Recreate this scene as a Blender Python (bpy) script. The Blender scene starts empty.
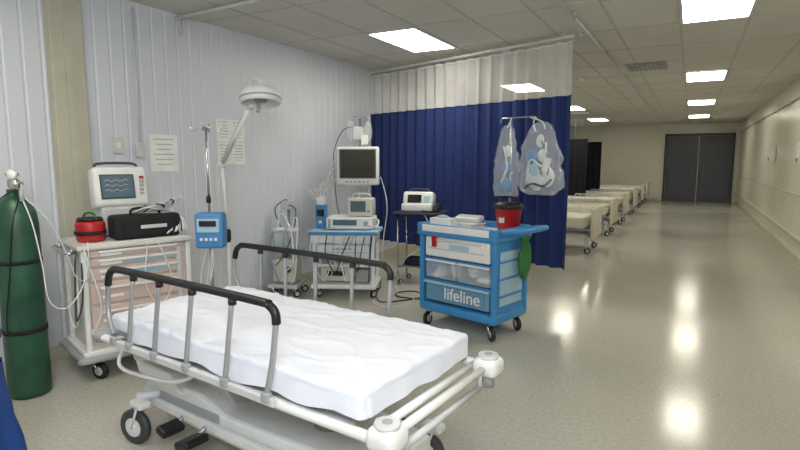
import bpy, bmesh, math, random
from mathutils import Vector, Matrix, noise, Euler
random.seed(4)
sc = bpy.context.scene
try:
    sc.view_settings.view_transform = 'Standard'
except Exception:
    pass

# ------------------------------------------------------------ materials
def lin(c):
    o = []
    for v in c:
        v = v / 255.0
        o.append(v / 12.92 if v <= .04045 else ((v + .055) / 1.055) ** 2.4)
    return (o[0], o[1], o[2], 1)

def M(name, rgb, rough=.5, metal=0.0, var=.06, scale=6.0, bump=0.0, bscale=60.0, stretch=(1, 1, 1), coat=0.0):
    m = bpy.data.materials.new(name); m.use_nodes = True
    nt = m.node_tree; N = nt.nodes; L = nt.links
    p = N['Principled BSDF']
    c = lin(rgb)
    tc = N.new('ShaderNodeTexCoord'); mp = N.new('ShaderNodeMapping')
    mp.inputs['Scale'].default_value = stretch
    L.new(tc.outputs['Object'], mp.inputs['Vector'])
    nz = N.new('ShaderNodeTexNoise'); nz.inputs['Scale'].default_value = scale; nz.inputs['Detail'].default_value = 4
    L.new(mp.outputs[0], nz.inputs['Vector'])
    cr = N.new('ShaderNodeValToRGB')
    cr.color_ramp.elements[0].position = .3; cr.color_ramp.elements[1].position = .7
    cr.color_ramp.elements[0].color = (c[0] * (1 - var), c[1] * (1 - var), c[2] * (1 - var), 1)
    cr.color_ramp.elements[1].color = (min(1, c[0] * (1 + var)), min(1, c[1] * (1 + var)), min(1, c[2] * (1 + var)), 1)
    L.new(nz.outputs['Fac'], cr.inputs[0]); L.new(cr.outputs[0], p.inputs['Base Color'])
    p.inputs['Roughness'].default_value = rough; p.inputs['Metallic'].default_value = metal
    if coat: p.inputs['Coat Weight'].default_value = coat
    if bump:
        n2 = N.new('ShaderNodeTexNoise'); n2.inputs['Scale'].default_value = bscale; n2.inputs['Detail'].default_value = 3
        L.new(mp.outputs[0], n2.inputs['Vector'])
        bp = N.new('ShaderNodeBump'); bp.inputs['Strength'].default_value = bump; bp.inputs['Distance'].default_value = .01
        L.new(n2.outputs['Fac'], bp.inputs['Height']); L.new(bp.outputs[0], p.inputs['Normal'])
    return m

def clearmat(name, rgb, alpha=.35, rough=.15):
    m = M(name, rgb, rough); nt = m.node_tree; N = nt.nodes; L = nt.links
    p = N['Principled BSDF']; out = N['Material Output']
    t = N.new('ShaderNodeBsdfTransparent'); mx = N.new('ShaderNodeMixShader')
    mx.inputs[0].default_value = alpha
    L.new(t.outputs[0], mx.inputs[1]); L.new(p.outputs[0], mx.inputs[2]); L.new(mx.outputs[0], out.inputs['Surface'])
    return m

def emit(name, rgb, st):
    m = bpy.data.materials.new(name); m.use_nodes = True
    N = m.node_tree.nodes; L = m.node_tree.links
    p = N['Principled BSDF']; p.inputs['Base Color'].default_value = lin(rgb)
    ck = N.new('ShaderNodeTexVoronoi'); ck.inputs['Scale'].default_value = 40
    tc = N.new('ShaderNodeTexCoord'); L.new(tc.outputs['Object'], ck.inputs['Vector'])
    cr = N.new('ShaderNodeValToRGB'); c = lin(rgb)
    cr.color_ramp.elements[0].color = c; cr.color_ramp.elements[1].color = (c[0] * .85, c[1] * .85, c[2] * .8, 1)
    L.new(ck.outputs['Distance'], cr.inputs[0]); L.new(cr.outputs[0], p.inputs['Emission Color'])
    p.inputs['Emission Strength'].default_value = st
    return m

white = M('white_plastic', (226, 228, 228), .35)
cream = M('cream_plastic', (208, 206, 198), .4)
gray = M('gray_plastic', (158, 160, 164), .45)
lgray = M('light_gray_paint', (200, 202, 205), .35)
dgray = M('dark_gray', (62, 64, 68), .5)
black = M('black_rubber', (18, 18, 20), .45)
blackc = M('black_nylon', (22, 22, 26), .8, bump=.4, bscale=200)
chrome = M('steel', (200, 202, 206), .25, 1.0, var=.03)
dchrome = M('dull_steel', (165, 167, 172), .35, .5)
brass = M('brass', (190, 160, 90), .3, 1.0)
sheet = M('white_sheet', (228, 231, 243), .85, var=.03, bump=.15, bscale=40)
red = M('red_plastic', (175, 25, 32), .4)
blue = M('azure_plastic', (58, 134, 192), .38, var=.05)
blued = M('pump_blue', (72, 134, 192), .4)
lblue = M('pale_blue', (160, 192, 212), .45)
pink = M('drawer_salmon', (206, 182, 176), .45, var=.03)
green = M('tank_green', (34, 76, 58), .38, var=.35, scale=7, bump=.1, bscale=30)
green2 = M('green_plastic', (34, 104, 52), .5)
screen = M('screen_glass', (30, 34, 36), .12, var=.1, coat=.5)
screenb = M('screen_blue_gray', (90, 110, 125), .2)
navy = M('curtain_navy', (20, 42, 100), .8, var=.12, scale=3, bump=.1, bscale=150)
darkc = M('curtain_black', (20, 22, 36), .85)
netm = clearmat('curtain_net', (238, 238, 240), .34, .9)
clearp = clearmat('clear_plastic', (225, 232, 238), .32, .1)
bagm = clearmat('clear_bag', (230, 236, 242), .24, .08)
paper = M('paper', (236, 236, 234), .8)
ink = M('ink_gray', (150, 155, 165), .8)
blanket = M('cream_blanket', (216, 212, 194), .9, bump=.2)
bedwood = M('bed_panel', (205, 200, 184), .5)
bluecloth = M('blue_cloth', (26, 66, 135), .85, bump=.2)

# ------------------------------------------------------------ builder
class B:
    def __init__(s, name): s.name = name; s.bm = bmesh.new(); s.mats = []
    def mi(s, m):
        if m not in s.mats: s.mats.append(m)
        return s.mats.index(m)
    def add(s, t, mat, smooth=False):
        i = s.mi(mat)
        for f in t.faces:
            f.material_index = i
            if smooth is True: f.smooth = True
        me = bpy.data.meshes.new('t'); t.to_mesh(me); t.free()
        s.bm.from_mesh(me); bpy.data.meshes.remove(me)
    def box(s, c, sz, mat, bev=0, rot=(0, 0, 0), seg=2):
        t = bmesh.new(); bmesh.ops.create_cube(t, size=1)
        bmesh.ops.scale(t, vec=Vector(sz), verts=t.verts)
        if bev:
            bmesh.ops.bevel(t, geom=list(t.edges), offset=min(bev, min(sz) * .48), segments=seg, profile=.5, affect='EDGES', clamp_overlap=True)
        mt = Matrix.Translation(Vector(c)) @ Euler([math.radians(a) for a in rot]).to_matrix().to_4x4()
        bmesh.ops.transform(t, matrix=mt, verts=t.verts)
        s.add(t, mat, bev > 0 and seg > 2)
    def cyl(s, p1, p2, r, mat, r2=None, n=16):
        p1 = Vector(p1); p2 = Vector(p2); d = p2 - p1
        t = bmesh.new()
        bmesh.ops.create_cone(t, cap_ends=True, segments=n, radius1=r, radius2=r if r2 is None else r2, depth=d.length)
        for f in t.faces:
            if len(f.verts) == 4 and n > 6: f.smooth = True
        q = Vector((0, 0, 1)).rotation_difference(d.normalized())
        bmesh.ops.transform(t, matrix=Matrix.Translation((p1 + p2) / 2) @ q.to_matrix().to_4x4(), verts=t.verts)
        s.add(t, mat)
    def tube(s, pts, r, mat, n=8, sub=0, closed=False):
        P = [Vector(p) for p in pts]
        if sub:
            Q = []; m = len(P)
            rng = m if closed else m - 1
            for i in range(rng):
                p0 = P[(i - 1) % m] if (closed or i > 0) else P[i]
                p1 = P[i]; p2 = P[(i + 1) % m]
                p3 = P[(i + 2) % m] if (closed or i + 2 < m) else p2
                for k in range(sub):
                    u = k / sub
                    Q.append(.5 * ((2 * p1) + (p2 - p0) * u + (2 * p0 - 5 * p1 + 4 * p2 - p3) * u * u + (3 * p1 - p0 - 3 * p2 + p3) * u ** 3))
            if not closed: Q.append(P[-1])
            P = Q
        t = bmesh.new(); m = len(P); rings = []; up = None
        for i in range(m):
            if closed: d = P[(i + 1) % m] - P[i - 1]
            else: d = P[min(i + 1, m - 1)] - P[max(i - 1, 0)]
            if d.length < 1e-9: d = Vector((0, 0, 1))
            d.normalize()
            if up is None:
                up = Vector((0, 0, 1)) if abs(d.z) < .9 else Vector((1, 0, 0))
            up = (up - d * up.dot(d))
            if up.length < 1e-6: up = d.orthogonal()
            up.normalize(); sd = d.cross(up)
            rings.append([t.verts.new(P[i] + (up * math.cos(2 * math.pi * k / n) + sd * math.sin(2 * math.pi * k / n)) * r) for k in range(n)])
        for i in range(m if closed else m - 1):
            a = rings[i]; b = rings[(i + 1) % m]
            for k in range(n):
                f = t.faces.new((a[k], a[(k + 1) % n], b[(k + 1) % n], b[k])); f.smooth = True
        if not closed:
            t.faces.new(rings[0][::-1]); t.faces.new(rings[-1])
        s.add(t, mat)
    def lathe(s, prof, c, mat, n=28, axis=(0, 0, 1)):
        t = bmesh.new(); rings = []
        for r, z in prof:
            if r < 1e-5: rings.append([t.verts.new((0, 0, z))] * n)
            else: rings.append([t.verts.new((r * math.cos(2 * math.pi * k / n), r * math.sin(2 * math.pi * k / n), z)) for k in range(n)])
        for a, b in zip(rings, rings[1:]):
            for k in range(n):
                vs = []
                for v in (a[k], a[(k + 1) % n], b[(k + 1) % n], b[k]):
                    if v not in vs: vs.append(v)
                if len(vs) > 2:
                    f = t.faces.new(vs); f.smooth = True
        q = Vector((0, 0, 1)).rotation_difference(Vector(axis).normalized())
        bmesh.ops.transform(t, matrix=Matrix.Translation(Vector(c)) @ q.to_matrix().to_4x4(), verts=t.verts)
        s.add(t, mat)
    def blob(s, c, r, mat, amp=0, freq=6, seed=0, sub=3):
        t = bmesh.new(); bmesh.ops.create_icosphere(t, subdivisions=sub, radius=1)
        for v in t.verts:
            p = Vector((v.co.x * r[0], v.co.y * r[1], v.co.z * r[2]))
            if amp: p += v.co * amp * noise.noise(p * freq + Vector((seed, seed * 2.1, 0)))
            v.co = p + Vector(c)
        s.add(t, mat, True)
    def prism(s, poly, axis, a0, a1, mat, bev=0):
        t = bmesh.new()
        def mk(p, a):
            return {'x': (a, p[0], p[1]), 'y': (p[0], a, p[1]), 'z': (p[0], p[1], a)}[axis]
        A = [t.verts.new(mk(p, a0)) for p in poly]; C = [t.verts.new(mk(p, a1)) for p in poly]
        t.faces.new(A); t.faces.new(C[::-1]); n = len(poly)
        for i in range(n): t.faces.new((A[i], C[i], C[(i + 1) % n], A[(i + 1) % n]))
        bmesh.ops.recalc_face_normals(t, faces=t.faces)
        if bev: bmesh.ops.bevel(t, geom=list(t.edges), offset=bev, segments=2, profile=.5, affect='EDGES', clamp_overlap=True)
        s.add(t, mat)
    def grid(s, fn, nu, nv, mat):
        t = bmesh.new()
        V = [[t.verts.new(fn(i / nu, j / nv)) for j in range(nv + 1)] for i in range(nu + 1)]
        for i in range(nu):
            for j in range(nv):
                f = t.faces.new((V[i][j], V[i + 1][j], V[i + 1][j + 1], V[i][j + 1])); f.smooth = True
        s.add(t, mat)
    def done(s, loc=(0, 0, 0), rz=0, scale=(1, 1, 1)):
        if scale != (1, 1, 1): bmesh.ops.scale(s.bm, vec=Vector(scale), verts=s.bm.verts)
        bmesh.ops.recalc_face_normals(s.bm, faces=s.bm.faces)
        me = bpy.data.meshes.new(s.name); s.bm.to_mesh(me); s.bm.free()
        for m in s.mats: me.materials.append(m)
        o = bpy.data.objects.new(s.name, me); sc.collection.objects.link(o)
        o.location = loc; o.rotation_euler = (0, 0, math.radians(rz))
        return o

def caster(b, x, y, r, ztop, yaw=0, w=.03, tire=black, hub=lgray, fork=chrome, off=.03):
    ca, sa = math.cos(math.radians(yaw)), math.sin(math.radians(yaw))
    cx, cy = x + off * ca, y + off * sa
    ax = Vector((-sa, ca, 0)); C = Vector((cx, cy, r))
    b.lathe([(r * .55, -w * .5), (r * .9, -w * .5), (r, -w * .3), (r, w * .3), (r * .9, w * .5), (r * .55, w * .5)], C, tire, 24, ax)
    b.cyl(C - ax * w * .42, C + ax * w * .42, r * .6, hub, n=18)
    b.cyl(C - ax * w * .75, C + ax * w * .75, r * .18, fork, n=10)
    for sg in (-1, 1):
        q = C + ax * sg * w * .75
        b.tube([q, Vector((x, y, 2 * r + .012)) + ax * sg * w * .75], .006, fork, 6)
    b.box((x, y, 2 * r + .014), (.045, .045, .014), fork, rot=(0, 0, yaw))
    b.cyl((x, y, 2 * r + .01), (x, y, ztop), .012, fork, n=10)

# ------------------------------------------------------------ room
XL, XR, Y0, Y1, H = -4.15, 1.42, -4.5, 22.0, 2.8
floor_m = M('vinyl_floor', (166, 161, 146), .2, var=.05, scale=1.2, bump=.03, bscale=3)
def speckle(m, rgb1, rgb2):
    nt = m.node_tree; N = nt.nodes; L = nt.links; p = N['Principled BSDF']
    tc = N.new('ShaderNodeTexCoord'); n1 = N.new('ShaderNodeTexNoise'); n1.inputs['Scale'].default_value = 45; n1.inputs['Detail'].default_value = 6
    L.new(tc.outputs['Object'], n1.inputs['Vector'])
    n2 = N.new('ShaderNodeTexNoise'); n2.inputs['Scale'].default_value = .7; L.new(tc.outputs['Object'], n2.inputs['Vector'])
    ad = N.new('ShaderNodeMath'); ad.operation = 'MULTIPLY_ADD'; ad.inputs[1].default_value = .35
    L.new(n2.outputs['Fac'], ad.inputs[0]); L.new(n1.outputs['Fac'], ad.inputs[2])
    cr = N.new('ShaderNodeValToRGB'); cr.color_ramp.elements[0].position = .5; cr.color_ramp.elements[1].position = .85
    cr.color_ramp.elements[0].color = lin(rgb1); cr.color_ramp.elements[1].color = lin(rgb2)
    L.new(ad.outputs[0], cr.inputs[0]); L.new(cr.outputs[0], p.inputs['Base Color'])
    mr = N.new('ShaderNodeMapRange'); mr.inputs['To Min'].default_value = .10; mr.inputs['To Max'].default_value = .22
    L.new(n2.outputs['Fac'], mr.inputs['Value']); L.new(mr.outputs[0], p.inputs['Roughness'])
speckle(floor_m, (174, 172, 161), (190, 188, 178))
wallL_m = M('ribbed_panel_paint', (210, 214, 224), .45, var=.02, scale=2)
wallR_m = M('cream_wall_paint', (220, 216, 200), .28, var=.03, scale=1.5)
ceil_m = M('ceiling_tile', (210, 208, 202), .9, var=.04, scale=1.1, bump=.3, bscale=120)
gridm = M('ceiling_t_bar', (190, 188, 182), .6)
trimm = M('trim_paint', (196, 191, 172), .4)
colm = M('column_paint', (184, 182, 166), .5)
doorm = M('door_gray', (70, 72, 82), .4, var=.08)
lightm = emit('fluorescent_diffuser', (255, 249, 234), 17.0)

b = B('floor'); b.box(((XL + XR) / 2, (Y0 + Y1) / 2, -.05), (XR - XL + .3, Y1 - Y0 + .3, .1), floor_m); b.done()
b = B('ceiling'); b.box(((XL + XR) / 2, (Y0 + Y1) / 2, H + .05), (XR - XL + .3, Y1 - Y0 + .3, .1), ceil_m); b.done()

def rib_wall(name, xf, sgn, period, groove, depth, mat):
    b = B(name); t = bmesh.new(); prof = []
    y = Y0
    while y < Y1 - period:
        prof += [(xf, y), (xf, y + period - groove), (xf + sgn * depth, y + period - groove * .7), (xf + sgn * depth, y + period - groove * .3)]
        y += period
    prof += [(xf, y), (xf, Y1)]
    a = [t.verts.new((p[0], p[1], 0)) for p in prof]; c = [t.verts.new((p[0], p[1], H)) for p in prof]
    for i in range(len(prof) - 1): t.faces.new((a[i], a[i + 1], c[i + 1], c[i]))
    b.add(t, mat)
    b.box((xf + sgn * (.06 + depth), (Y0 + Y1) / 2, H / 2), (.08, Y1 - Y0, H), mat)
    return b.done()
rib_wall('wall_left', XL, -1, .13, .026, .005, wallL_m)
rib_wall('wall_right', XR, 1, 1.22, .012, .003, wallR_m)
b = B('wall_back'); b.box(((XL + XR) / 2, Y1 + .05, H / 2), (XR - XL, .1, H), wallR_m); b.done()
b = B('wall_front'); b.box(((XL + XR) / 2, Y0 - .05, H / 2), (XR - XL, .1, H), wallR_m); b.done()
b = B('baseboard_left'); b.box((XL + .008, (Y0 + Y1) / 2, .05), (.016, Y1 - Y0, .1), trimm); b.done()
b = B('baseboard_right'); b.box((XR - .01, (Y0 + Y1) / 2, .06), (.02, Y1 - Y0, .12), trimm); b.done()
b = B('baseboard_back'); b.box(((XL - 1.0) / 2, Y1 - .008, .05), (-1.0 - XL - .04, .016, .1), trimm); b.done()
b = B('trim_wall_bumper')
b.box((XR - .02, (Y0 + Y1) / 2, .36), (.04, Y1 - Y0, .05), trimm, .008)
b.box((XR - .006, (Y0 + Y1) / 2, .98), (.012, Y1 - Y0, .02), trimm)
b.done()
b = B('trim_wall_conduit')
b.tube([(XR - .025, Y0, 2.45), (XR - .025, Y1, 2.45)], .014, trimm)
for y in range(-3, 22, 2): b.box((XR - .02, y, 2.45), (.04, .04, .05), trimm)
b.done()
b = B('wall_column'); b.box((XL + .04, 2.39, H / 2), (.08, .24, H), colm, .006)
b.box((XL + .085, 2.39, H / 2), (.01, .06, H), colm); b.done()

# ceiling grid
b = B('trim_ceiling_grid')
px, py = .57, 1.0875
x = -3.02 - 2 * px
while x < XR:
    if x > XL: b.box((x, (Y0 + Y1) / 2, H - .002), (.022, Y1 - Y0, .004), gridm)
    x += px
y = 5.36 - py / 2 - 9 * py
while y < Y1:
    if y > Y0: b.box(((XL + XR) / 2, y, H - .002), (XR - XL, .022, .004), gridm)
    y += py
b.done()
for k in range(-2, 4):
    for xc in (-2.735, .115):
        b = B('ceiling_light')
        b.box((0, 0, -.009), (.52, 1.03, .008), lightm)
        for sx in (-1, 1): b.box((sx * .273, 0, -.008), (.03, 1.08, .014), lgray)
        for sy in (-1, 1): b.box((0, sy * .53, -.008), (.53, .03, .014), lgray)
        b.done((xc, 5.36 + 4.35 * k, H - .005))
b = B('ceiling_vent')
b.box((0, 0, 0), (.5, .5, .02), gray)
for i in range(8): b.box((-.21 + i * .06, 0, -.014), (.03, .46, .012), gray, rot=(0, 30, 0))
b.done((-.62, 8.3, H - .02))
for p in ((-2.0, 6.3), (-1.6, 9.0), (-.9, 4.1)):
    b = B('smoke_detector'); b.lathe([(0, -.05), (.03, -.05), (.055, -.03), (.06, 0)], (0, 0, 0), white); b.done((p[0], p[1], H - .006))
b = B('ceiling_conduit')
b.tube([(-4.1, 3.42, 2.62), (-4.1, 3.42, 2.74), (-4.0, 3.42, 2.77), (-1.5, 3.3, 2.77)], .016, lgray, sub=4)
b.box((-3.0, 3.38, 2.785), (.05, .05, .025), lgray); b.done()

# curtains ----------------------------------------------------
def curtain(name, P0, P1, mat, lam=.17, A=.045, ztop=2.68, zb=2.15, zbot=.35, net=True):
    P0 = Vector(P0); P1 = Vector(P1); d = P1 - P0; Ls = d.length; d.normalize(); nrm = Vector((-d.y, d.x))
    b = B(name); sd = random.random() * 9
    def pt(u, z):
        s = u * Ls
        k = .55 + .45 * (2.7 - z) / 2.4
        o = A * k * math.sin(2 * math.pi * s / lam + 1.3 * noise.noise(Vector((s * 2.2, sd, 0)))) + .03 * noise.noise(Vector((s * 1.6, sd, z * .5)))
        q = P0 + d * (s + .012 * math.sin(4 * math.pi * s / lam)) + nrm * o
        return Vector((q.x, q.y, z))
    nu = int(Ls / lam * 12)
    b.grid(lambda u, v: pt(u, zbot + (zb - zbot) * v), nu, 10, mat)
    b.grid(lambda u, v: pt(u, zbot - .0 + .03 * v) + Vector((nrm.x, nrm.y, 0)) * -.004, nu, 1, mat)
    if net:
        b.grid(lambda u, v: pt(u, zb + (ztop - zb) * v), nu, 4, netm)
        b.tube([pt(i / nu, ztop) for i in range(nu + 1)], .007, white, 5)
    b.tube([pt(i / nu, zb) for i in range(nu + 1)], .006, mat, 5)
    n = int(Ls / .16); zt = ztop if net else zb
    for i in range(n + 1):
        q = P0 + d * (Ls * i / n)
        b.tube([(q.x, q.y, zt - .01), (q.x, q.y, 2.725)], .004, lgray, 5)
    ang = math.degrees(math.atan2(d.y, d.x)); mdl = (P0 + P1) / 2
    b.box((mdl.x, mdl.y, 2.735), (Ls, .035, .025), lgray, rot=(0, 0, ang))
    for f in (.05, .5, .95):
        q = P0 + d * Ls * f
        b.cyl((q.x, q.y, 2.74), (q.x, q.y, H - .001), .008, lgray, n=8)
    return b.done()
curtain('privacy_curtain', (-4.12, 6.70), (-1.1, 5.70), navy)
curtain('privacy_curtain', (-4.1, 15.0), (-2.46, 15.0), darkc, zb=2.05, net=False)
curtain('privacy_curtain', (-4.1, 17.5), (-2.46, 17.5), darkc, zb=2.05, net=False)
b = B('curtain_track')
b.tube([(-1.04, 5.66, 2.735), (-.99, 5.75, 2.74), (-.97, 6.1, 2.74), (-.95, 20.5, 2.74)], .016, lgray, sub=4)
b.tube([(-.98, 5.5, 2.74), (-.98, 2.0, 2.74), (-.98, -2.0, 2.74)], .016, lgray)
for y in (-1, 1, 3, 5, 7, 9, 11, 13, 15, 17, 19): b.cyl((-.97, y, 2.74), (-.97, y, H - .001), .008, lgray, n=8)
b.done()

# far doors ----------------------------------------------------
b = B('door_1')
for sx in (-1, 1):
    b.box((sx * .515, 0, 1.18), (1.0, .05, 2.34), doorm, .004)
    b.box((sx * .515, -.03, 1.15), (.8, .012, 2.0), doorm, .004)
    b.box((sx * .08, -.045, 1.05), (.05, .02, .22), dgray, .004)
    b.tube([(sx * .09, -.06, 1.05), (sx * .09, -.1, 1.05), (sx * .2, -.1, 1.05)], .012, dchrome)
    b.box((sx * 1.06, -.01, 1.2), (.07, .08, 2.4), dgray)
b.box((0, -.01, 2.4), (2.19, .08, .07), dgray)
b.done((.2, Y1 - .035, 0))

# right wall items
b = B('wall_dispenser'); b.box((0, 0, 0), (.1, .22, .3), white, .02); b.box((-.05, 0, -.1), (.04, .12, .06), gray, .01); b.done((XR - .055, 12.6, 1.62))
b = B('wall_dispenser'); b.box((0, 0, 0), (.1, .22, .3), white, .02); b.box((-.05, 0, -.1), (.04, .12, .06), gray, .01); b.done((XR - .055, 9.4, 1.6))

# left wall items
def notice(y, z, w, h, cols, rows):
    b = B('wall_notice')
    for i in range(cols):
        for j in range(rows):
            cy = (i + .5) * w / cols - w / 2; cz = (j + .5) * h / rows - h / 2
            b.box((0, cy, cz), (.004, w / cols * .96, h / rows * .96), paper)
            for k in range(6): b.box((.0025, cy, cz + h / rows * (.36 - .13 * k)), (.001, w / cols * (.7 - .1 * (k % 3)), .006), ink)
    b.done((XL + .004, y, z))
notice(3.22, 1.56, .30, .34, 1, 1)
notice(4.02, 1.68, .38, .46, 2, 2)
b = B('wall_switch_plate'); b.box((0, 0, 0), (.02, .09, .13), cream, .004); b.box((.012, 0, 0), (.01, .03, .05), white); b.done((XL + .011, 2.78, 1.62))
b = B('wall_outlet_box'); b.box((0, 0, 0), (.04, .07, .11), lgray, .006); b.tube([(0, 0, .07), (0, 0, 1.17)], .009, lgray); b.done((XL + .026, 2.97, 1.58))

# ------------------------------------------------------------ stretcher
b = B('hospital_stretcher')
LM = 1.68
t = bmesh.new(); bmesh.ops.create_cube(t, size=1)
bmesh.ops.scale(t, vec=(LM, .80, .085), verts=t.verts)
bmesh.ops.bevel(t, geom=list(t.edges), offset=.022, segments=4, profile=.5, affect='EDGES')
for i in range(1, 90):
    g = list(t.verts) + list(t.edges) + list(t.faces)
    bmesh.ops.bisect_plane(t, geom=g, plane_co=(-LM / 2 + LM * i / 90, 0, 0), plane_no=(1, 0, 0))
for i in range(1, 46):
    g = list(t.verts) + list(t.edges) + list(t.faces)
    bmesh.ops.bisect_plane(t, geom=g, plane_co=(0, -.4 + .8 * i / 46, 0), plane_no=(0, 1, 0))
for v in t.verts:
    x, y, z = v.co
    if z > -.02:
        w = .004 * noise.noise(Vector((x * 3, y * 9 + 2 * x, 1))) + .005 * noise.noise(Vector((x * 2, y * 3, 4)))
        rid = 1 - abs(noise.noise(Vector((x * 2.6 + y * 3, y * 6 - x * 1.5, 7))) * 2)
        w += .010 * max(0, rid - .80) * 4
        rid = 1 - abs(noise.noise(Vector((x * 3.5 - y * 2, y * 3 + x * 1.5, 17))) * 2)
        w += .008 * max(0, rid - .84) * 5
        rid = 1 - abs(noise.noise(Vector((x * 5.5 + y * 4, y * 5 - x * 3, 27))) * 2)
        w += .004 * max(0, rid - .84) * 5
        w += .004 * (1 - (abs(y) / .4) ** 2)
        v.co.z += w
    v.co.y += .008 * noise.noise(Vector((x * 5, z * 8, 3 if y > 0 else 9))) * (1 if abs(y) > .3 else 0)
    v.co.x += .010 * noise.noise(Vector((y * 7, z * 8, 5))) * (1 if abs(x) > .75 else 0)
bmesh.ops.translate(t, vec=(LM / 2, 0, .662), verts=t.verts)
b.add(t, sheet, True)
def skirt(u, v):
    per = [(1.5, .405), (.06, .405), (.02, .395), (-.003, .36), (-.008, 0), (-.003, -.36), (.02, -.395), (.06, -.405), (1.0, -.405)]
    seg = u * (len(per) - 1); i = min(int(seg), len(per) - 2); f = seg - i
    x = per[i][0] * (1 - f) + per[i + 1][0] * f; y = per[i][1] * (1 - f) + per[i + 1][1] * f
    o = .004 + .012 * v * (noise.noise(Vector((x * 9, y * 9, 2))) + .5)
    dx = -1 if x < .03 else 0; dy = (1 if y > 0 else -1) if abs(y) > .37 else 0
    L_ = .07 + .03 * noise.noise(Vector((x * 4, y * 4, 8)))
    return Vector((x + dx * o, y + dy * o, .682 - L_ * v))
b.grid(skirt, 200, 5, sheet)
b.box((.86, 0, .598), (1.68, .74, .035), gray, .01)
for sy in (-1, 1):
    b.tube([(-.09, sy * .34, .565), (-.085, sy * .39, .565), (0, sy * .405, .565), (1.74, sy * .405, .565), (1.79, sy * .36, .565)], .021, white, 12, sub=4)
    b.tube([(.1, sy * .33, .535), (1.7, sy * .33, .535)], .018, lgray, 8)
    b.box((-.10, sy * .385, .575), (.12, .12, .085), white, .03, seg=4)
    b.cyl((-.10, sy * .385, .61), (-.10, sy * .385, .630), .045, lgray, n=20)
    b.cyl((-.10, sy * .385, .628), (-.10, sy * .385, .634), .018, gray, n=16)
    b.cyl((-.10, sy * .385, .48), (-.10, sy * .385, .54), .03, gray, n=16)
    b.cyl((1.78, sy * .385, .54), (1.78, sy * .385, .60), .05, gray, n=20)
    yy = sy * .425; q = 0 if sy > 0 else .09
    b.tube([(.385 + q, yy, .89), (.39 + q, yy, .93), (.42 + q, yy, .955), (.48 + q, yy, .963), (1.0 + q, yy, .965), (1.50 + q, yy, .963), (1.57 + q, yy, .955), (1.61 + q, yy, .925), (1.63 + q, yy, .87)], .0175, black, 12, sub=5)
    b.tube([(1.63 + q, yy, .88), (1.64 + q, yy, .80), (1.62 + q, sy * .435, .70), (1.56 + q, sy * .445, .63)], .012, dchrome, 10, sub=5)
    b.tube([(.386 + q, yy, .90), (.40 + q, sy * .435, .75), (.43 + q, sy * .445, .60)], .012, dchrome, 10, sub=4)
    for k, xx in enumerate((.66, .93, 1.18, 1.40)):
        xx += q
        b.tube([(xx - .02, yy, .955), (xx, sy * .44, .75), (xx + .02, sy * .447, .60)], .011, dchrome, 10, sub=3)
        b.cyl((xx - .02, yy, .925), (xx - .02, yy, .95), .017, black, n=10)
    for xx in (.43, .68, .95, 1.20, 1.42, 1.56):
        b.box((xx + q, sy * .447, .60), (.04, .03, .04), gray, .008)
    b.box((1.0 + q, sy * .44, .583), (1.22, .022, .035), lgray, .006)
for xx in (-.1, -.035):
    b.tube([(xx, -.37, .572), (xx, .37, .572)], .017, white, 10)
b.tube([(-.1, -.34, .50), (-.1, .34, .50)], .014, lgray, 10)
for sy in (-1, 1): b.tube([(-.1, sy * .30, .572), (-.1, sy * .30, .50)], .012, lgray, 8)
b.tube([(1.79, -.37, .565), (1.79, .37, .565)], .02, white, 10)
# base
b.prism([(.1, .17), (.1, .25), (.3, .29), (1.0, .27), (1.2, .33), (1.50, .34), (1.66, .29), (1.74, .2), (1.68, .16), (1.3, .13), (.6, .13)], 'y', -.23, .23, white, .018)
b.prism([(1.0, .24), (1.1, .37), (1.5, .38), (1.62, .30)], 'y', -.15, .15, lgray, .015)
b.box((1.28, .236, .24), (.5, .01, .05), gray, .004)
for sy in (-1, 1):
    b.box((.95, sy * .25, .2), (1.4, .03, .05), white, .01)
    b.tube([(.2, sy * .25, .22), (.2, sy * .35, .22), (.16, sy * .36, .23)], .02, lgray, 8)
    b.tube([(1.55, sy * .22, .24), (1.59, sy * .34, .25)], .025, white, 8)
    for xx, yw in ((.16, 20), (1.55, 15)):
        caster(b, xx, sy * .34, .095, .23, yaw=yw, w=.04, tire=dgray, hub=white, fork=white, off=.04)
        b.box((xx, sy * .34, .225), (.11, .07, .04), white, .015)
    b.tube([(1.3, sy * .2, .22), (1.28, sy * .32, .17)], .012, dchrome, 8)
    b.box((1.27, sy * .345, .175), (.075, .12, .04), black, .012, rot=(0, -15, 0))
    b.tube([(1.1, sy * .2, .22), (1.1, sy * .32, .17)], .012, dchrome, 8)
    b.box((1.07, sy * .36, .175), (.10, .13, .04), black, .012, rot=(0, 15, 0))
    b.tube([(.35, sy * .22, .24), (.35, sy * .33, .19)], .012, dchrome, 8)
    b.box((.35, sy * .345, .185), (.09, .08, .025), red if sy > 0 else black, .01)
for xx in (.5, 1.3):
    b.cyl((xx, 0, .27), (xx, 0, .42), .085, gray, n=24)
    b.cyl((xx, 0, .42), (xx, 0, .56), .06, chrome, n=24)
    for k in range(4): b.lathe([(.085, 0), (.097, .012), (.085, .024)], (xx, 0, .30 + k * .028), gray)
    b.box((xx, 0, .56), (.24, .56, .04), lgray, .008)
b.tube([(1.35, .12, .36), (.9, .2, .54)], .02, white, 8)
b.tube([(.55, -.12, .30), (1.0, -.2, .54)], .02, lgray, 8)
b.box((1.52, .12, .49), (.26, .40, .06), cream, .02, rot=(0, 14, 0))
b.prism([(1.30, .30), (1.70, .34), (1.73, .40), (1.40, .40)], 'y', .16, .26, white, .01)
b.tube([(1.65, .3, .54), (1.69, .36, .46), (1.6, .38, .41), (1.2, .36, .44), (1.0, .34, .53)], .010, white, 8, sub=5)
b.done((-.90, 1.86, 0), 173.5)

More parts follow.
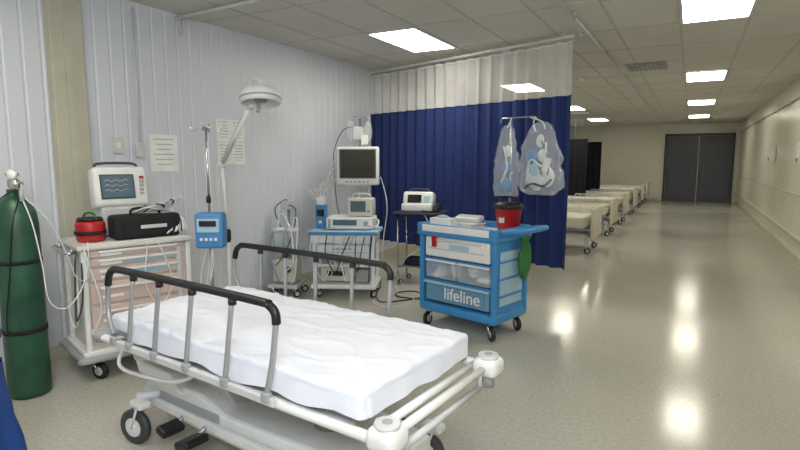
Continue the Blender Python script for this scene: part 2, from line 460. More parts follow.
# ------------------------------------------------------------ oxygen cylinder
b = B('oxygen_cylinder')
b.lathe([(0, 0), (.105, 0), (.118, .015), (.12, .05), (.12, 1.10), (.112, 1.17), (.09, 1.23), (.05, 1.275), (.036, 1.29), (.036, 1.32), (0, 1.32)], (0, 0, 0), green, 36)
b.lathe([(.121, .42), (.124, .42), (.124, .45), (.121, .45)], (0, 0, 0), blackc, 36)
b.lathe([(.121, .86), (.124, .86), (.124, .885), (.121, .885)], (0, 0, 0), blackc, 36)
b.cyl((0, 0, 1.32), (0, 0, 1.40), .018, brass)
b.box((0, 0, 1.355), (.045, .045, .05), brass, .006)
b.lathe([(0, 0), (.03, 0), (.035, .01), (.035, .02), (0, .022)], (0, 0, 1.40), green2, 12)
b.cyl((.02, 0, 1.355), (.10, 0, 1.355), .014, brass)
b.lathe([(0, 0), (.035, 0), (.035, .03), (0, .032)], (.09, -.02, 1.355), chrome, 24, (0, -1, 0))
b.lathe([(0, 0), (.03, 0), (.03, .025), (0, .027)], (.06, -.02, 1.41), white, 24, (.3, -1, .1))
b.cyl((.09, 0, 1.355), (.09, 0, 1.25), .012, lgray)
b.tube([(-.05, -.12, .4), (.0, -.135, .8), (.03, -.13, 1.2), (.09, -.01, 1.34)], .004, black, 6, sub=8)
b.tube([(.08, 0, 1.3), (.10, -.07, 1.1), (.08, -.10, .8), (.05, -.125, .5), (.06, -.115, .42)], .004, black, 6, sub=8)
b.grid(lambda u, v: Vector((.1215 * math.cos(-1.9 + u * .5), .1215 * math.sin(-1.9 + u * .5), 1.0 + .06 * v)), 10, 1, cream)
b.done((-3.68, 1.76, 0), 0)
b = B('oxygen_tubing')
b.tube([(-3.575, 1.76, 1.25), (-3.53, 1.78, 1.1), (-3.50, 1.80, .85), (-3.49, 1.82, .62), (-3.46, 1.90, .56), (-3.44, 1.99, .66), (-3.45, 2.05, .80), (-3.48, 2.08, .93), (-3.50, 2.09, .955)], .004, white, 6, sub=8)
b.tube([(-3.575, 1.77, 1.27), (-3.50, 1.86, 1.12), (-3.46, 1.93, .9), (-3.45, 1.97, .75), (-3.44, 2.04, .72), (-3.45, 2.06, .85), (-3.50, 2.09, .95)], .004, lgray, 6, sub=8)
b.done()

b = B('linen_hamper')
def hb(u, v):
    a = u * 2 * math.pi
    r = .19 + .07 * (1 - v) + .012 * math.sin(a * 9) * (1 - v * .6) + .02 * noise.noise(Vector((math.cos(a) * 2, math.sin(a) * 2, v * 3)))
    return Vector((r * math.cos(a), r * math.sin(a), .08 + .56 * v))
b.grid(hb, 90, 10, bluecloth)
b.lathe([(.0, .09), (.24, .09)], (0, 0, 0), bluecloth)
b.blob((0, 0, .63), (.19, .19, .05), bluecloth, .03, 8, 3)
for a in (45, 135, 225, 315):
    ca, sa = math.cos(math.radians(a)), math.sin(math.radians(a))
    caster(b, .2 * ca, .2 * sa, .03, .12, w=.02, off=.01)
b.done((-2.64, .95, 0))

# ------------------------------------------------------------ crash cart
KX, KY, KA = -3.64, 2.47, -18
SX, SY, SZ = 1.05, 1.14, 1.03
b = B('crash_cart')
for sx in (-1, 1):
    for sy in (-1, 1): caster(b, sx * .2, sy * .27, .055, .14, yaw=30)
b.box((0, 0, .15), (.56, .70, .05), lgray, .02, seg=3)
b.tube([(.28, -.30, .155), (.28, .30, .155), (.22, .345, .155), (-.22, .345, .155), (-.26, .30, .155), (-.26, -.30, .155), (-.22, -.345, .155), (.22, -.345, .155)], .024, gray, 10, sub=4, closed=True)
b.box((.0, 0, .185), (.50, .68, .03), white, .01)
b.box((-.005, 0, .53), (.44, .60, .68), cream, .008)
for sy in (-1, 1):
    b.box((.215, sy * .305, .53), (.05, .03, .68), white, .006)
    b.box((-.215, sy * .305, .53), (.05, .03, .68), white, .006)
zs = [(.845, .055), (.785, .055), (.705, .09), (.58, .15), (.42, .15), (.28, .11)]
for z, h in zs:
    b.box((.225, 0, z), (.022, .56, h - .008), pink, .006)
    b.box((.245, 0, z + h * .22), (.022, .46, .016), white, .005)
    b.box((.2375, -.16, z - h * .18), (.003, .12, .018), paper)
b.box((.2375, .05, .785), (.004, .3, .03), lblue); b.box((.2375, .05, .70), (.004, .26, .03), lblue)
b.box((.24, .24, .62), (.012, .03, .42), lgray, .003)
b.box((0, 0, .89), (.52, .68, .035), cream, .012)
b.box((0, 0, .910), (.46, .60, .006), white)
b.tube([(-.18, -.34, .86), (-.18, -.38, .86), (.18, -.38, .86), (.18, -.34, .86)], .012, chrome, sub=5)
b.tube([(.22, -.30, .88), (.28, -.30, .84), (.29, -.24, .5), (.26, -.30, .3)], .005, white, 6, sub=6)
b.tube([(.20, -.33, .88), (.24, -.35, .80), (.18, -.35, .55), (.22, -.36, .42), (.26, -.33, .55), (.25, -.32, .8)], .005, dgray, 6, sub=6)
b.tube([(.10, -.33, .88), (.10, -.36, .78), (.05, -.36, .45), (.14, -.35, .35), (.20, -.34, .5), (.18, -.34, .86)], .005, white, 6, sub=6)
b.tube([(.25, .10, .90), (.285, .12, .84), (.28, .18, .6), (.275, .10, .45), (.275, .02, .6), (.275, .04, .88)], .004, white, 6, sub=6)
b.done((KX, KY, 0), KA, (SX, SY, SZ))
def crash(lx, ly):
    a = math.radians(KA)
    return (KX + lx * math.cos(a) - ly * math.sin(a), KY + lx * math.sin(a) + ly * math.cos(a))
KT = .913 * SZ + .002
b = B('defibrillator_monitor')
b.box((0, 0, .11), (.22, .30, .22), lgray, .02)
b.box((.01, 0, .35), (.16, .37, .30), white, .03, rot=(0, -12, 0), seg=3)
b.box((.095, -.03, .365), (.012, .23, .18), dgray, .004, rot=(0, -12, 0))
b.box((.102, -.03, .365), (.006, .21, .16), screenb, rot=(0, -12, 0))
for k in range(3):
    zz = .405 - k * .035
    b.tube([(.107 - (zz - .365) * .21, -.12 + .02 * i, zz + (.012 if i % 3 == 1 else 0)) for i in range(9)], .0016, white, 4)
for k in range(5): b.box((.098, .135, .43 - k * .03), (.014, .03, .018), gray if k else red, .003, rot=(0, -12, 0))
b.tube([(-.02, -.14, .49), (-.04, -.12, .53), (-.04, .12, .53), (-.02, .14, .49)], .01, dgray, sub=4)
b.done((*crash(-.135, -.0), KT), KA)
b = B('black_equipment_case')
b.box((0, 0, .085), (.19, .46, .17), blackc, .03, seg=3)
b.box((.097, 0, .075), (.01, .36, .1), blackc, .006)
b.box((.103, .03, .085), (.004, .18, .025), lgray)
b.tube([(.02, -.1, .165), (.02, -.08, .21), (.02, .08, .21), (.02, .1, .165)], .009, blackc, sub=4)
for k in range(11):
    b.tube([(.0, -.08 + .025 * k, .18), (.05, .0 + .025 * k, .215 + .007 * k), (.03, .10 + .012 * k, .195 + .005 * k), (-.03, .17 - .025 * k, .185), (.05, .20 + .002 * k, .15), (.105, .12 + .015 * k, .02 + .01 * (k % 3))], .006, [white, lgray, cream, dgray][k % 4], 6, sub=6)
b.done((*crash(.125, .09), KT), KA)
b = B('red_medication_bag')
b.lathe([(0, 0), (.08, 0), (.09, .02), (.093, .12), (.085, .14), (0, .145)], (0, 0, 0), red)
b.lathe([(.094, .05), (.098, .05), (.098, .075), (.094, .075)], (0, 0, 0), blackc)
b.lathe([(0, .145), (.085, .145), (.075, .165), (0, .168)], (0, 0, 0), black)
b.tube([(-.08, 0, .13), (-.05, 0, .19), (.05, 0, .19), (.08, 0, .13)], .008, green2, sub=4)
b.done((*crash(.10, -.26), KT))
b = B('red_tourniquet_box')
b.box((0, 0, .07), (.1, .1, .14), red, .015); b.box((0, 0, .145), (.08, .08, .02), black, .008); b.done((*crash(-.08, .27), KT), KA)

# ------------------------------------------------------------ IV pole + pump
b = B('iv_pole')
for k in range(5):
    a = math.radians(72 * k + 10)
    b.tube([(0, 0, .13), (.10 * math.cos(a), .10 * math.sin(a), .12), (.17 * math.cos(a), .17 * math.sin(a), .085)], .014, chrome, sub=3)
    caster(b, .17 * math.cos(a), .17 * math.sin(a), .03, .09, yaw=72 * k, w=.02, off=.01)
b.cyl((0, 0, .1), (0, 0, 1.1), .0135, chrome); b.cyl((0, 0, 1.1), (0, 0, 1.74), .009, chrome)
b.cyl((0, 0, 1.18), (0, 0, 1.23), .02, black)
for a in (0, 90, 180, 270):
    ca, sa = math.cos(math.radians(a + 35)), math.sin(math.radians(a + 35))
    b.tube([(0, 0, 1.73), (.05 * ca, .05 * sa, 1.74), (.09 * ca, .09 * sa, 1.71), (.11 * ca, .11 * sa, 1.74), (.10 * ca, .10 * sa, 1.78)], .005, chrome, 6, sub=4)
b.box((.10, -.08, .99), (.13, .20, .26), blued, .02, rot=(0, 0, -60), seg=3)
b.box((.03, -.02, 1.0), (.1, .05, .05), gray, .01, rot=(0, 0, -45))
b.box((.135, -.14, 1.03), (.012, .16, .10), lblue, .003, rot=(0, 0, -60))
b.box((.139, -.147, 1.045), (.008, .12, .04), screen, rot=(0, 0, -60))
for k in range(4): b.box((.09 + .03 * k, -.165 + .017 * k, .93), (.012, .02, .02), white, .003, rot=(0, 0, -60))
b.tube([(.02, 0, 1.68), (.04, -.02, 1.5), (.11, -.07, 1.12)], .003, white, 5, sub=5)
b.tube([(.12, -.1, .87), (.13, -.1, .75), (.05, -.06, .6), (.02, -.02, .75), (.0, .02, 1.0)], .005, white, 5, sub=6)
b.tube([(.08, -.1, .87), (.02, -.12, .65), (-.04, -.06, .45), (-.03, .0, .7), (-.02, .01, 1.1), (-.03, .0, 1.6)], .004, white, 5, sub=6)
b.done((-3.17, 2.83, 0))

b = B('examination_lamp')
for k in range(5):
    a = math.radians(72 * k + 40)
    b.tube([(0, 0, .11), (.20 * math.cos(a), .20 * math.sin(a), .08)], .018, cream)
    caster(b, .20 * math.cos(a), .20 * math.sin(a), .03, .085, yaw=72 * k, w=.02, off=.01)
b.cyl((0, 0, .08), (0, 0, .9), .018, white); b.cyl((0, 0, .9), (-.05, 0, 1.46), .013, white)
b.lathe([(.018, .78), (.03, .8), (.03, .88), (.018, .9)], (0, 0, 0), black)
b.cyl((-.05, -.03, 1.46), (-.05, .03, 1.46), .03, white)
b.cyl((-.05, 0, 1.46), (.43, .0, 1.93), .021, white)
b.cyl((.02, 0, 1.56), (.33, .0, 1.865), .009, black)
b.cyl((.43, -.03, 1.93), (.43, .03, 1.93), .03, white)
b.tube([(.43, 0, 1.93), (.42, 0, 2.06), (.48, 0, 2.13), (.56, 0, 2.12), (.58, 0, 2.06)], .013, white, sub=4)
b.lathe([(0, .08), (.06, .08), (.11, .06), (.15, .02), (.158, -.02), (.15, -.06), (.135, -.06), (.125, -.02), (0, -.015)], (.58, 0, 1.995), white, 36, (-.16, .10, 1))
b.lathe([(.159, -.015), (.163, -.02), (.159, -.03)], (.58, 0, 1.995), gray, 36, (-.16, .10, 1))
b.lathe([(0, 0), (.05, 0), (.05, -.025), (.0, -.03)], (.58, 0, 1.98), gray, 24, (-.16, .10, 1))
b.tube([(.58, -.02, 1.94), (.585, -.03, 1.87)], .014, gray)
b.tube([(-.05, 0, 1.45), (-.09, -.03, 1.2), (-.05, -.03, .9), (-.05, .03, .5), (-.02, .02, .12)], .005, white, 6, sub=6)
b.done((-3.55, 3.36, 0), -14)

# ------------------------------------------------------------ equipment trolley area
TX, TY, TA = -3.34, 4.90, 24
b = B('medical_equipment_trolley')
for sx in (-1, 1):
    for sy in (-1, 1):
        caster(b, sx * .3, sy * .19, .045, .12, yaw=50)
        b.box((sx * .32, sy * .2, .42), (.035, .035, .62), white, .008)
b.box((0, 0, .13), (.72, .48, .05), white, .015)
b.box((0, 0, .36), (.64, .42, .03), white, .008)
b.box((0, -.02, .52), (.60, .42, .16), lblue, .012)
b.box((0, -.235, .55), (.56, .012, .07), white, .004); b.box((0, -.235, .475), (.56, .012, .06), white, .004)
b.box((0, -.25, .55), (.2, .02, .014), gray, .004); b.box((0, -.25, .475), (.2, .02, .014), gray, .004)
b.box((0, 0, .65), (.70, .46, .09), white, .012)
b.box((0, 0, .72), (.76, .50, .045), lblue, .012)
b.box((0, -.25, .72), (.74, .012, .03), blued, .004)
b.box((-.1, .02, .25), (.34, .3, .16), cream, .01); b.box((.2, 0, .235), (.16, .3, .14), gray, .01)
b.box((-.1, -.14, .26), (.2, .01, .05), screen)
for k in range(9):
    b.tube([(-.33 + .08 * k, -.25, .70), (-.34 + .08 * k, -.275, .5), (-.2 + .06 * k, -.28, .20 + .05 * (k % 4)), (-.1 + .05 * k, -.27, .5), (.0 + .04 * k, -.26, .69)], .006, [white, lgray, black, lblue, white, white, dgray, white, black][k], 6, sub=6)
b.done((TX, TY, 0), TA)
def tr(lx, ly):
    a = math.radians(TA); return (TX + lx * math.cos(a) - ly * math.sin(a), TY + lx * math.sin(a) + ly * math.cos(a))
b = B('ventilator_unit')
b.box((0, 0, .07), (.52, .34, .13), white, .015)
b.box((-.05, -.172, .08), (.26, .008, .06), screenb); b.box((.18, -.172, .07), (.05, .012, .05), gray, .004)
for k in range(4): b.cyl((-.22, -.17, .03 + .025 * k), (-.22, -.185, .03 + .025 * k), .008, dgray, n=10)
b.tube([(.2, -.17, .05), (.24, -.22, .06), (.29, -.15, .03), (.30, .0, .08), (.25, .1, .1)], .009, white, 8, sub=6)
b.done((*tr(.06, .02), .745), TA)
b = B('vital_signs_monitor')
b.box((0, 0, .10), (.28, .20, .2), cream, .02, seg=3)
b.box((-.02, -.102, .11), (.17, .008, .12), screenb, .003); b.cyl((.1, -.1, .06), (.1, -.12, .06), .016, gray)
b.tube([(-.1, 0, .2), (-.08, 0, .24), (.08, 0, .24), (.1, 0, .2)], .009, lgray, sub=4)
b.done((*tr(.17, .03), .884), 20)
b = B('syringe_pump')
b.box((0, 0, .13), (.12, .12, .26), blued, .015); b.box((0, -.062, .17), (.08, .006, .08), screen); b.cyl((0, -.06, .07), (0, -.08, .07), .018, white)
b.box((0, 0, .30), (.09, .1, .08), white, .01)
b.done((*tr(-.29, .05), .745), TA)

b = B('patient_monitor_stand')
for k in range(5):
    a = math.radians(72 * k)
    b.tube([(0, 0, .12), (.22 * math.cos(a), .22 * math.sin(a), .085)], .018, lgray)
    caster(b, .22 * math.cos(a), .22 * math.sin(a), .03, .09, yaw=72 * k, w=.02, off=.01)
b.cyl((0, 0, .09), (0, 0, 1.2), .02, white); b.cyl((0, .1, .1), (0, .1, 2.0), .012, chrome)
b.box((0, .06, .5), (.05, .12, .05), lgray); b.box((0, .06, 1.1), (.05, .12, .05), lgray)
b.box((0, 0, 1.2), (.26, .24, .03), lgray, .01)
b.box((0, -.10, 1.43), (.50, .10, .45), white, .025, seg=3)
b.prism([(-.21, -.06), (.21, -.06), (.14, .07), (-.14, .07)], 'z', 1.25, 1.62, cream, .015)
b.box((0, -.153, 1.455), (.43, .01, .34), dgray, .006)
b.box((0, -.158, 1.455), (.39, .008, .31), screen, .003)
for k in range(6): b.box((-.13 + .05 * k, -.155, 1.245), (.03, .012, .018), gray, .003)
b.tube([(0, .1, 2.0), (-.08, .1, 2.02), (-.11, .1, 1.98), (-.12, .1, 2.01)], .005, chrome, 6, sub=4)
b.tube([(0, .1, 2.0), (.08, .1, 2.02), (.11, .1, 1.98), (.12, .1, 2.01)], .005, chrome, 6, sub=4)
b.blob((-.11, .1, 1.84), (.06, .03, .13), bagm, .01, 9, 1); b.blob((.10, .1, 1.84), (.055, .03, .12), bagm, .01, 9, 5)
b.box((-.02, .09, 1.82), (.12, .06, .16), lgray, .015); b.box((.06, .06, 1.74), (.08, .05, .12), white, .01)
b.tube([(-.11, .1, 1.97), (-.11, .1, 2.0)], .004, white, 5); b.tube([(.10, .1, 1.95), (.11, .1, 1.99)], .004, white, 5)
b.tube([(-.11, .1, 1.72), (-.16, .05, 1.5), (-.28, -.05, 1.3), (-.30, -.1, 1.0), (-.2, -.15, .8)], .004, white, 5, sub=6)
b.tube([(-.05, .1, 1.9), (-.2, .05, 1.85), (-.3, .0, 1.6), (-.29, -.05, 1.3), (-.26, -.1, 1.0), (-.22, -.1, .8)], .006, dgray, 5, sub=6)
b.tube([(.26, -.05, 1.3), (.32, -.08, 1.1), (.34, -.1, .9), (.30, -.1, .6), (.28, -.1, .3)], .006, white, 5, sub=6)
for k in range(8):
    b.tube([(-.24, -.08, 1.58 - .04 * k), (-.30 - .03 * k, -.1, 1.45 - .06 * k), (-.36 - .03 * k, -.12, 1.15), (-.50 + .03 * k, -.12, .98 - .04 * k), (-.46 + .01 * k, -.1, .85 + .02 * (k % 3))], .005, white if k % 2 else lgray, 6, sub=8)
b.done((-3.50, 5.42, 0), 26)

b = B('suction_machine')
for sx in (-1, 1):
    for sy in (-1, 1): caster(b, sx * .13, sy * .13, .04, .11, yaw=20)
b.box((0, 0, .12), (.34, .34, .04), lgray, .012)
b.cyl((0, .1, .12), (0, .1, 1.05), .016, chrome)
b.box((0, .02, .28), (.26, .22, .26), cream, .02); b.cyl((.05, -.09, .3), (.05, -.11, .3), .035, dgray)
b.box((0, .04, .50), (.34, .24, .02), lgray, .005)
for sx in (-1, 1):
    b.lathe([(0, 0), (.06, 0), (.065, .02), (.07, .2), (.07, .21)], (sx * .085, -.0, .51), clearp)
    b.lathe([(0, 0), (.055, .0), (.06, .07), (0, .07)], (sx * .085, 0, .515), lblue)
    b.lathe([(.072, .0), (.075, .0), (.07, .03), (.02, .04), (0, .04)], (sx * .085, 0, .72), white)
b.tube([(-.08, 0, .76), (-.08, 0, .88), (.0, -.05, .9), (.1, -.1, .7), (.12, -.12, .4), (.05, -.12, .3)], .009, white, 6, sub=6)
b.tube([(.08, 0, .76), (.1, 0, .86), (.15, -.05, .84), (.16, -.1, .6), (.14, -.12, .25), (.1, -.15, .16)], .009, white, 6, sub=6)
b.tube([(-.06, .0, .76), (-.14, .05, .95), (-.05, .08, 1.05), (.0, .1, 1.05)], .006, black, 6, sub=6)
b.tube([(-.1, -.05, .76), (-.16, -.08, .6), (-.12, -.13, .4), (-.05, -.14, .2), (.03, -.16, .16)], .009, gray, 6, sub=6)
b.tube([(.0, .08, 1.0), (.12, .0, .95), (.10, -.06, .70), (.0, -.12, .45), (-.08, -.13, .35)], .006, dgray, 6, sub=6)
b.box((0, .1, 1.0), (.16, .06, .1), lgray, .012)
b.done((-3.92, 4.56, 0), 20)
b = B('floor_cable')
b.tube([(-2.95, 4.9, .01), (-2.8, 4.75, .008), (-2.6, 4.95, .008), (-2.50, 5.2, .008), (-2.72, 5.32, .008), (-2.85, 5.15, .008), (-2.7, 5.0, .014), (-2.45, 5.1, .008), (-2.35, 5.35, .008)], .007, black, 6, sub=8)
b.tube([(-2.95, 4.8, .01), (-2.75, 4.6, .008), (-2.5, 4.75, .008), (-2.55, 5.0, .02), (-2.8, 5.1, .02), (-2.9, 5.3, .008), (-3.0, 5.4, .008)], .006, lgray, 6, sub=8)
b.done()

b = B('instrument_table')
for sx in (-1, 1):
    for sy in (-1, 1):
        caster(b, sx * .24, sy * .16, .03, .08, yaw=40, w=.02)
        b.tube([(sx * .24, sy * .16, .08), (sx * .24, sy * .16, .86)], .011, chrome)
    b.tube([(sx * .24, -.16, .2), (sx * .24, .16, .2)], .009, chrome)
b.tube([(-.24, .16, .2), (.24, .16, .2)], .009, chrome)
b.box((0, 0, .87), (.60, .40, .025), dgray, .006)
b.box((0, 0, .22), (.50, .34, .012), dchrome)
b.box((-.05, 0, .27), (.26, .2, .09), black, .015)
b.tube([(.1, -.17, .86), (.18, -.2, .7), (.1, -.2, .5), (-.1, -.18, .35), (-.2, -.15, .23)], .005, white, 6, sub=6)
b.tube([(-.1, -.2, .86), (-.18, -.21, .74), (-.05, -.21, .6), (.05, -.2, .75), (.1, -.2, .86)], .005, black, 6, sub=6)
b.done((-2.85, 5.78, 0), 8)
b = B('portable_defibrillator')
b.box((-.02, 0, .055), (.38, .26, .10), white, .025, seg=3)
b.box((-.02, .03, .15), (.38, .16, .15), white, .03, rot=(-18, 0, 0), seg=3)
b.box((-.06, -.06, .155), (.17, .01, .10), screen, .003, rot=(-18, 0, 0))
b.box((.09, -.062, .155), (.07, .012, .07), lblue, .004, rot=(-18, 0, 0))
b.tube([(-.14, .03, .21), (-.12, .03, .26), (.08, .03, .26), (.1, .03, .21)], .011, dgray, sub=4)
b.box((.21, -.02, .05), (.06, .2, .08), dgray, .012); b.tube([(.2, -.1, .09), (.26, -.15, .08), (.2, -.17, .02), (.05, -.16, .02)], .006, black, sub=5)
b.done((-2.85, 5.77, .884), 12)

# ------------------------------------------------------------ blue cart
CX, CY, CR = -1.67, 4.44, -15
def cart(lx, ly):
    a = math.radians(CR); return (CX + lx * math.cos(a) - ly * math.sin(a), CY + lx * math.sin(a) + ly * math.cos(a))
b = B('emergency_supply_cart')
binb = M('bin_blue_gray', (104, 148, 176), .35)
for sx in (-1, 1):
    for sy in (-1, 1): caster(b, sx * .31, sy * .2, .06, .15, yaw=-60 + 25 * sx, w=.03, hub=gray)
b.box((0, 0, .175), (.76, .52, .075), blue, .02, seg=3)
for sx in (-1, 1):
    b.box((sx * .355, 0, .50), (.025, .48, .62), blue, .006)
    b.box((sx * .362, -.235, .50), (.045, .045, .64), blue, .012)
    b.box((sx * .362, .235, .50), (.045, .045, .64), blue, .012)
    b.box((sx * .372, 0, .5), (.01, .34, .44), lblue, .003)
    for k in range(3): b.box((sx * .378, 0, .36 + .14 * k), (.008, .36, .02), blue, .003)
b.box((0, .235, .50), (.70, .02, .62), blue)
for z in (.415, .605): b.box((0, 0, z), (.70, .46, .015), blue)
b.box((0, 0, .825), (.80, .56, .05), blue, .02, seg=3)
b.box((0, 0, .852), (.70, .46, .012), white, .004)
for sy in (-1, 1): b.box((0, sy * .26, .875), (.78, .03, .07), blue, .012)
for sx in (-1, 1): b.box((sx * .385, 0, .875), (.03, .54, .07), blue, .012)
b.box((0, -.279, .872), (.66, .012, .055), white, .003)
b.tube([(.39, -.2, .88), (.50, -.2, .90), (.58, -.16, .91), (.58, .16, .91), (.50, .2, .90), (.39, .2, .88)], .021, blue, 10, sub=5)
b.box((0, -.02, .715), (.64, .46, .18), white, .012)
b.box((0, -.253, .715), (.62, .012, .155), white, .006)
b.box((0, -.262, .775), (.50, .02, .02), lgray, .006)
b.box((0, -.262, .70), (.56, .006, .012), lgray)
b.box((.04, -.262, .73), (.20, .006, .04), lblue)
b.box((-.21, -.27, .775), (.05, .012, .12), red, .004)
for sx in (-1, 1):
    b.box((sx * .165, -.025, .515), (.31, .44, .16), clearp, .012)
    b.box((sx * .165, -.24, .59), (.31, .03, .015), white, .004)
    for k in range(9):
        b.blob((sx * .165 + random.uniform(-.09, .09), -.16 + random.uniform(-.04, .1), .465 + .035 * (k % 3)), (.06, .06, .028), [white, lblue, sheet, white, lgray, blued, white, sheet, lblue][k], .01, 12, k, 2)
b.box((0, -.02, .32), (.64, .45, .17), binb, .015)
b.box((0, -.25, .40), (.66, .03, .02), lblue, .005)
b.box((0, -.249, .31), (.56, .006, .12), M('bin_label_blue', (96, 142, 176), .4))
o = b.done((CX, CY, 0), CR, (1.07, 1.0, 1.035))
fc = bpy.data.curves.new('lifeline_text', 'FONT'); fc.body = 'lifeline'; fc.size = .15; fc.align_x = 'CENTER'; fc.extrude = .001; fc.offset = .0008
fo = bpy.data.objects.new('bin_lettering', fc); sc.collection.objects.link(fo); fc.materials.append(white)
fo.parent = o; fo.location = (.07, -.256, .285); fo.rotation_euler = (math.pi / 2, 0, 0)
b = B('iv_pole')
b.cyl((0, 0, .70), (0, 0, 1.87), .010, chrome)
b.tube([(-.11, 0, 1.83), (-.10, 0, 1.87), (0, 0, 1.87), (.23, 0, 1.87), (.25, 0, 1.85)], .006, chrome, 8)
b.box((0, -.013, .86), (.05, .03, .06), gray, .008); b.box((0, -.013, .74), (.05, .03, .05), gray, .008)
b.done((*cart(.17, .312), 0), CR)
b = B('plastic_supply_bag')
b.tube([(-.02, 0, 1.866), (-.02, -.01, 1.80), (0, 0, 1.74)], .006, white, 6, sub=3)
b.tube([(-.06, 0, 1.866), (.06, 0, 1.82), (.08, 0, 1.76)], .006, white, 6, sub=3)
def bag(u, v):
    a = u * 2 * math.pi; w = .04 + .16 * min(1, (1 - v) * 2.0) ** .6
    if v < .12: w *= (v / .12) ** .5 * .5 + .5
    n_ = 1 + .30 * noise.noise(Vector((math.cos(a) * 3.5, math.sin(a) * 3.5, v * 9)))
    return Vector((.05 + w * n_ * math.cos(a), w * .4 * n_ * math.sin(a), 1.20 + .62 * v))
b.grid(bag, 60, 40, bagm)
b.blob((0, 0, 1.32), (.08, .04, .08), white, .02, 12, 2); b.blob((.12, .01, 1.36), (.06, .04, .09), white, .02, 12, 4)
b.blob((-.03, -.01, 1.52), (.05, .04, .07), blue, .01, 12, 6); b.blob((.07, 0, 1.54), (.045, .04, .06), white, .01, 12, 9)
b.blob((.04, .01, 1.66), (.035, .025, .06), white, .01, 12, 11, 2)
b.box((.13, -.04, 1.46), (.05, .02, .12), paper, .004, rot=(0, 20, 0)); b.box((.02, -.055, 1.42), (.08, .012, .10), lblue, .004, rot=(0, -25, 0))
b.tube([(-.06, -.03, 1.3), (-.02, -.05, 1.5), (.1, -.05, 1.45), (.12, -.04, 1.65)], .010, white, 8, sub=5)
b.tube([(.13, -.02, 1.3), (.14, -.04, 1.5), (.08, -.045, 1.66)], .007, dgray, 8, sub=5)
b.tube([(-.06, -.06, 1.26), (.02, -.07, 1.30), (.12, -.07, 1.28), (.18, -.04, 1.34)], .010, dgray, 8, sub=5)
b.done((*cart(.415, .315), 0), CR)
b = B('plastic_supply_bag')
def bag2(u, v):
    a = u * 2 * math.pi; w = .03 + .085 * min(1, (1 - v) * 2.0) ** .6
    n_ = 1 + .30 * noise.noise(Vector((math.cos(a) * 3.5, math.sin(a) * 3.5, v * 9 + 5)))
    return Vector((w * n_ * math.cos(a), w * .5 * n_ * math.sin(a), 1.18 + .62 * v))
b.grid(bag2, 48, 36, bagm)
b.blob((0, 0, 1.28), (.06, .04, .07), blue, .02, 12, 2); b.blob((0, 0, 1.43), (.045, .035, .055), blued, .02, 12, 7); b.blob((.01, 0, 1.58), (.03, .03, .05), white, .01, 12, 7)
b.tube([(-.03, -.03, 1.3), (.03, -.045, 1.45), (-.01, -.04, 1.62)], .009, white, 8, sub=5)
b.tube([(0, 0, 1.78), (0, .06, 1.866)], .005, white, 6)
b.done((*cart(.18, .235), 0), CR)
b = B('sharps_container')
b.lathe([(0, 0), (.085, 0), (.09, .01), (.118, .2), (.12, .2)], (0, 0, 0), red)
b.lathe([(.12, .195), (.127, .195), (.127, .22), (.10, .245), (0, .25)], (0, 0, 0), black)
b.tube([(-.11, 0, .21), (-.09, -.05, .29), (.09, -.05, .29), (.11, 0, .21)], .007, black, sub=4)
b.box((0, -.103, .1), (.05, .008, .05), cream, rot=(-6, 0, 0))
b.done((*cart(.285, .115), .893), CR)
b = B('green_waste_bag')
b.blob((0, 0, 0), (.03, .09, .19), green2, .02, 9, 3); b.box((0, 0, .185), (.03, .14, .03), green2, .01)
b.done((*cart(.455, .12), .66), CR)
b = B('document_stack')
for k in range(6): b.box((random.uniform(-.02, .02), random.uniform(-.02, .02), .004 + k * .007), (.28, .18, .005), paper, rot=(0, 0, random.uniform(-10, 10)))
b.box((.02, .01, .075), (.26, .12, .05), lgray, .02, rot=(12, 0, 8))
b.done((*cart(-.14, .09), .893), CR)
b = B('glove_box'); b.box((0, 0, .05), (.22, .11, .09), paper, .005); b.blob((0, 0, .1), (.07, .03, .025), lblue, .01, 14, 2, 2); b.done((*cart(-.22, -.15), .892), CR + 6)

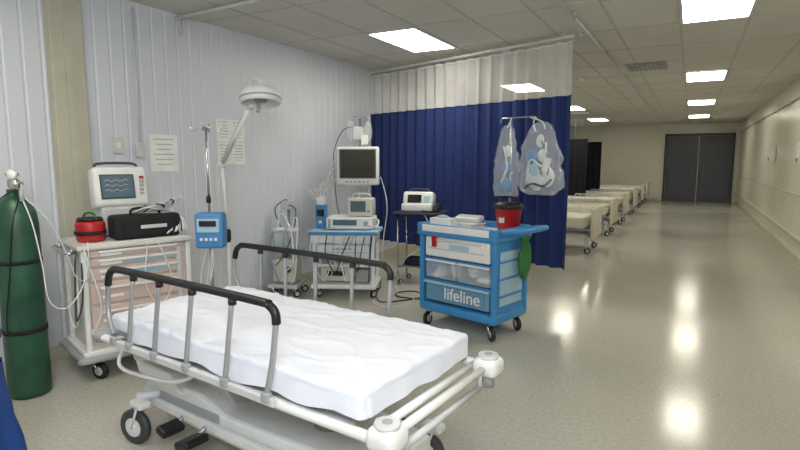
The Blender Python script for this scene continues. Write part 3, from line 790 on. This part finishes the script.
# ------------------------------------------------------------ far beds
def hbed(Y, dx=0):
    b = B('hospital_bed')
    b.box((-1.05, 0, .40), (1.9, .82, .06), gray, .01)
    b.box((-1.05, 0, .50), (1.95, .86, .14), blanket, .05, seg=4)
    def bl(u, v):
        y = (v - .5) * 1.22; yy = max(-.45, min(.45, y)); drop = max(0, abs(y) - .45)
        return Vector((-.12 - 1.35 * u, yy + (.01 if y > 0 else -.01), .585 - drop + .012 * noise.noise(Vector((u * 9, y * 8, Y)))))
    b.grid(bl, 30, 30, blanket)
    b.box((-1.82, 0, .62), (.36, .58, .10), sheet, .045, seg=4)
    b.box((0, 0, .49), (.05, .90, .50), bedwood, .03, seg=3)
    b.box((-2.08, 0, .62), (.05, .90, .58), bedwood, .03, seg=3)
    for xx in (-.1, -1.98):
        b.box((xx, 0, .27), (.08, .76, .06), lgray, .01)
        for sy in (-1, 1):
            b.box((xx, sy * .33, .2), (.05, .05, .18), lgray, .008)
            caster(b, xx, sy * .35, .05, .15, yaw=30)
    b.tube([(-.1, 0, .3), (-1.98, 0, .3)], .03, lgray)
    for sy in (-1, 1):
        b.tube([(-.55, sy * .455, .36), (-.6, sy * .455, .64), (-1.25, sy * .455, .64), (-1.3, sy * .455, .36)], .012, lgray, 8)
        for k in range(4): b.tube([(-.74 - .13 * k, sy * .455, .38), (-.74 - .13 * k, sy * .455, .64)], .007, lgray, 6)
    b.done((-1.32 + dx, Y, 0))
for Y in (9.2, 11.5, 13.7, 16.2, 18.8, 20.9): hbed(Y)

# ------------------------------------------------------------ photographer's flash (soft)
la = bpy.data.lights.new('camera_flash', 'AREA'); la.energy = 60; la.size = .7; la.color = (.86, .92, 1.0)
lo = bpy.data.objects.new('camera_flash', la); sc.collection.objects.link(lo)
lo.location = (.1, -.4, 2.2)
lo.rotation_euler = (Vector((-2.6, 3.2, .9)) - Vector(lo.location)).to_track_quat('-Z', 'Y').to_euler()

# ------------------------------------------------------------ camera & world
cam = bpy.data.cameras.new('camera'); co = bpy.data.objects.new('camera', cam); sc.collection.objects.link(co)
cam.sensor_width = 36; cam.lens = 24; cam.clip_end = 100
co.location = (0, 0, 1.5); co.rotation_euler = (math.radians(90 - 6.95), 0, math.radians(28.5))
sc.camera = co
w = bpy.data.worlds.new('world'); sc.world = w; w.use_nodes = True
w.node_tree.nodes['Background'].inputs[0].default_value = (.5, .55, .6, 1); w.node_tree.nodes['Background'].inputs[1].default_value = .3
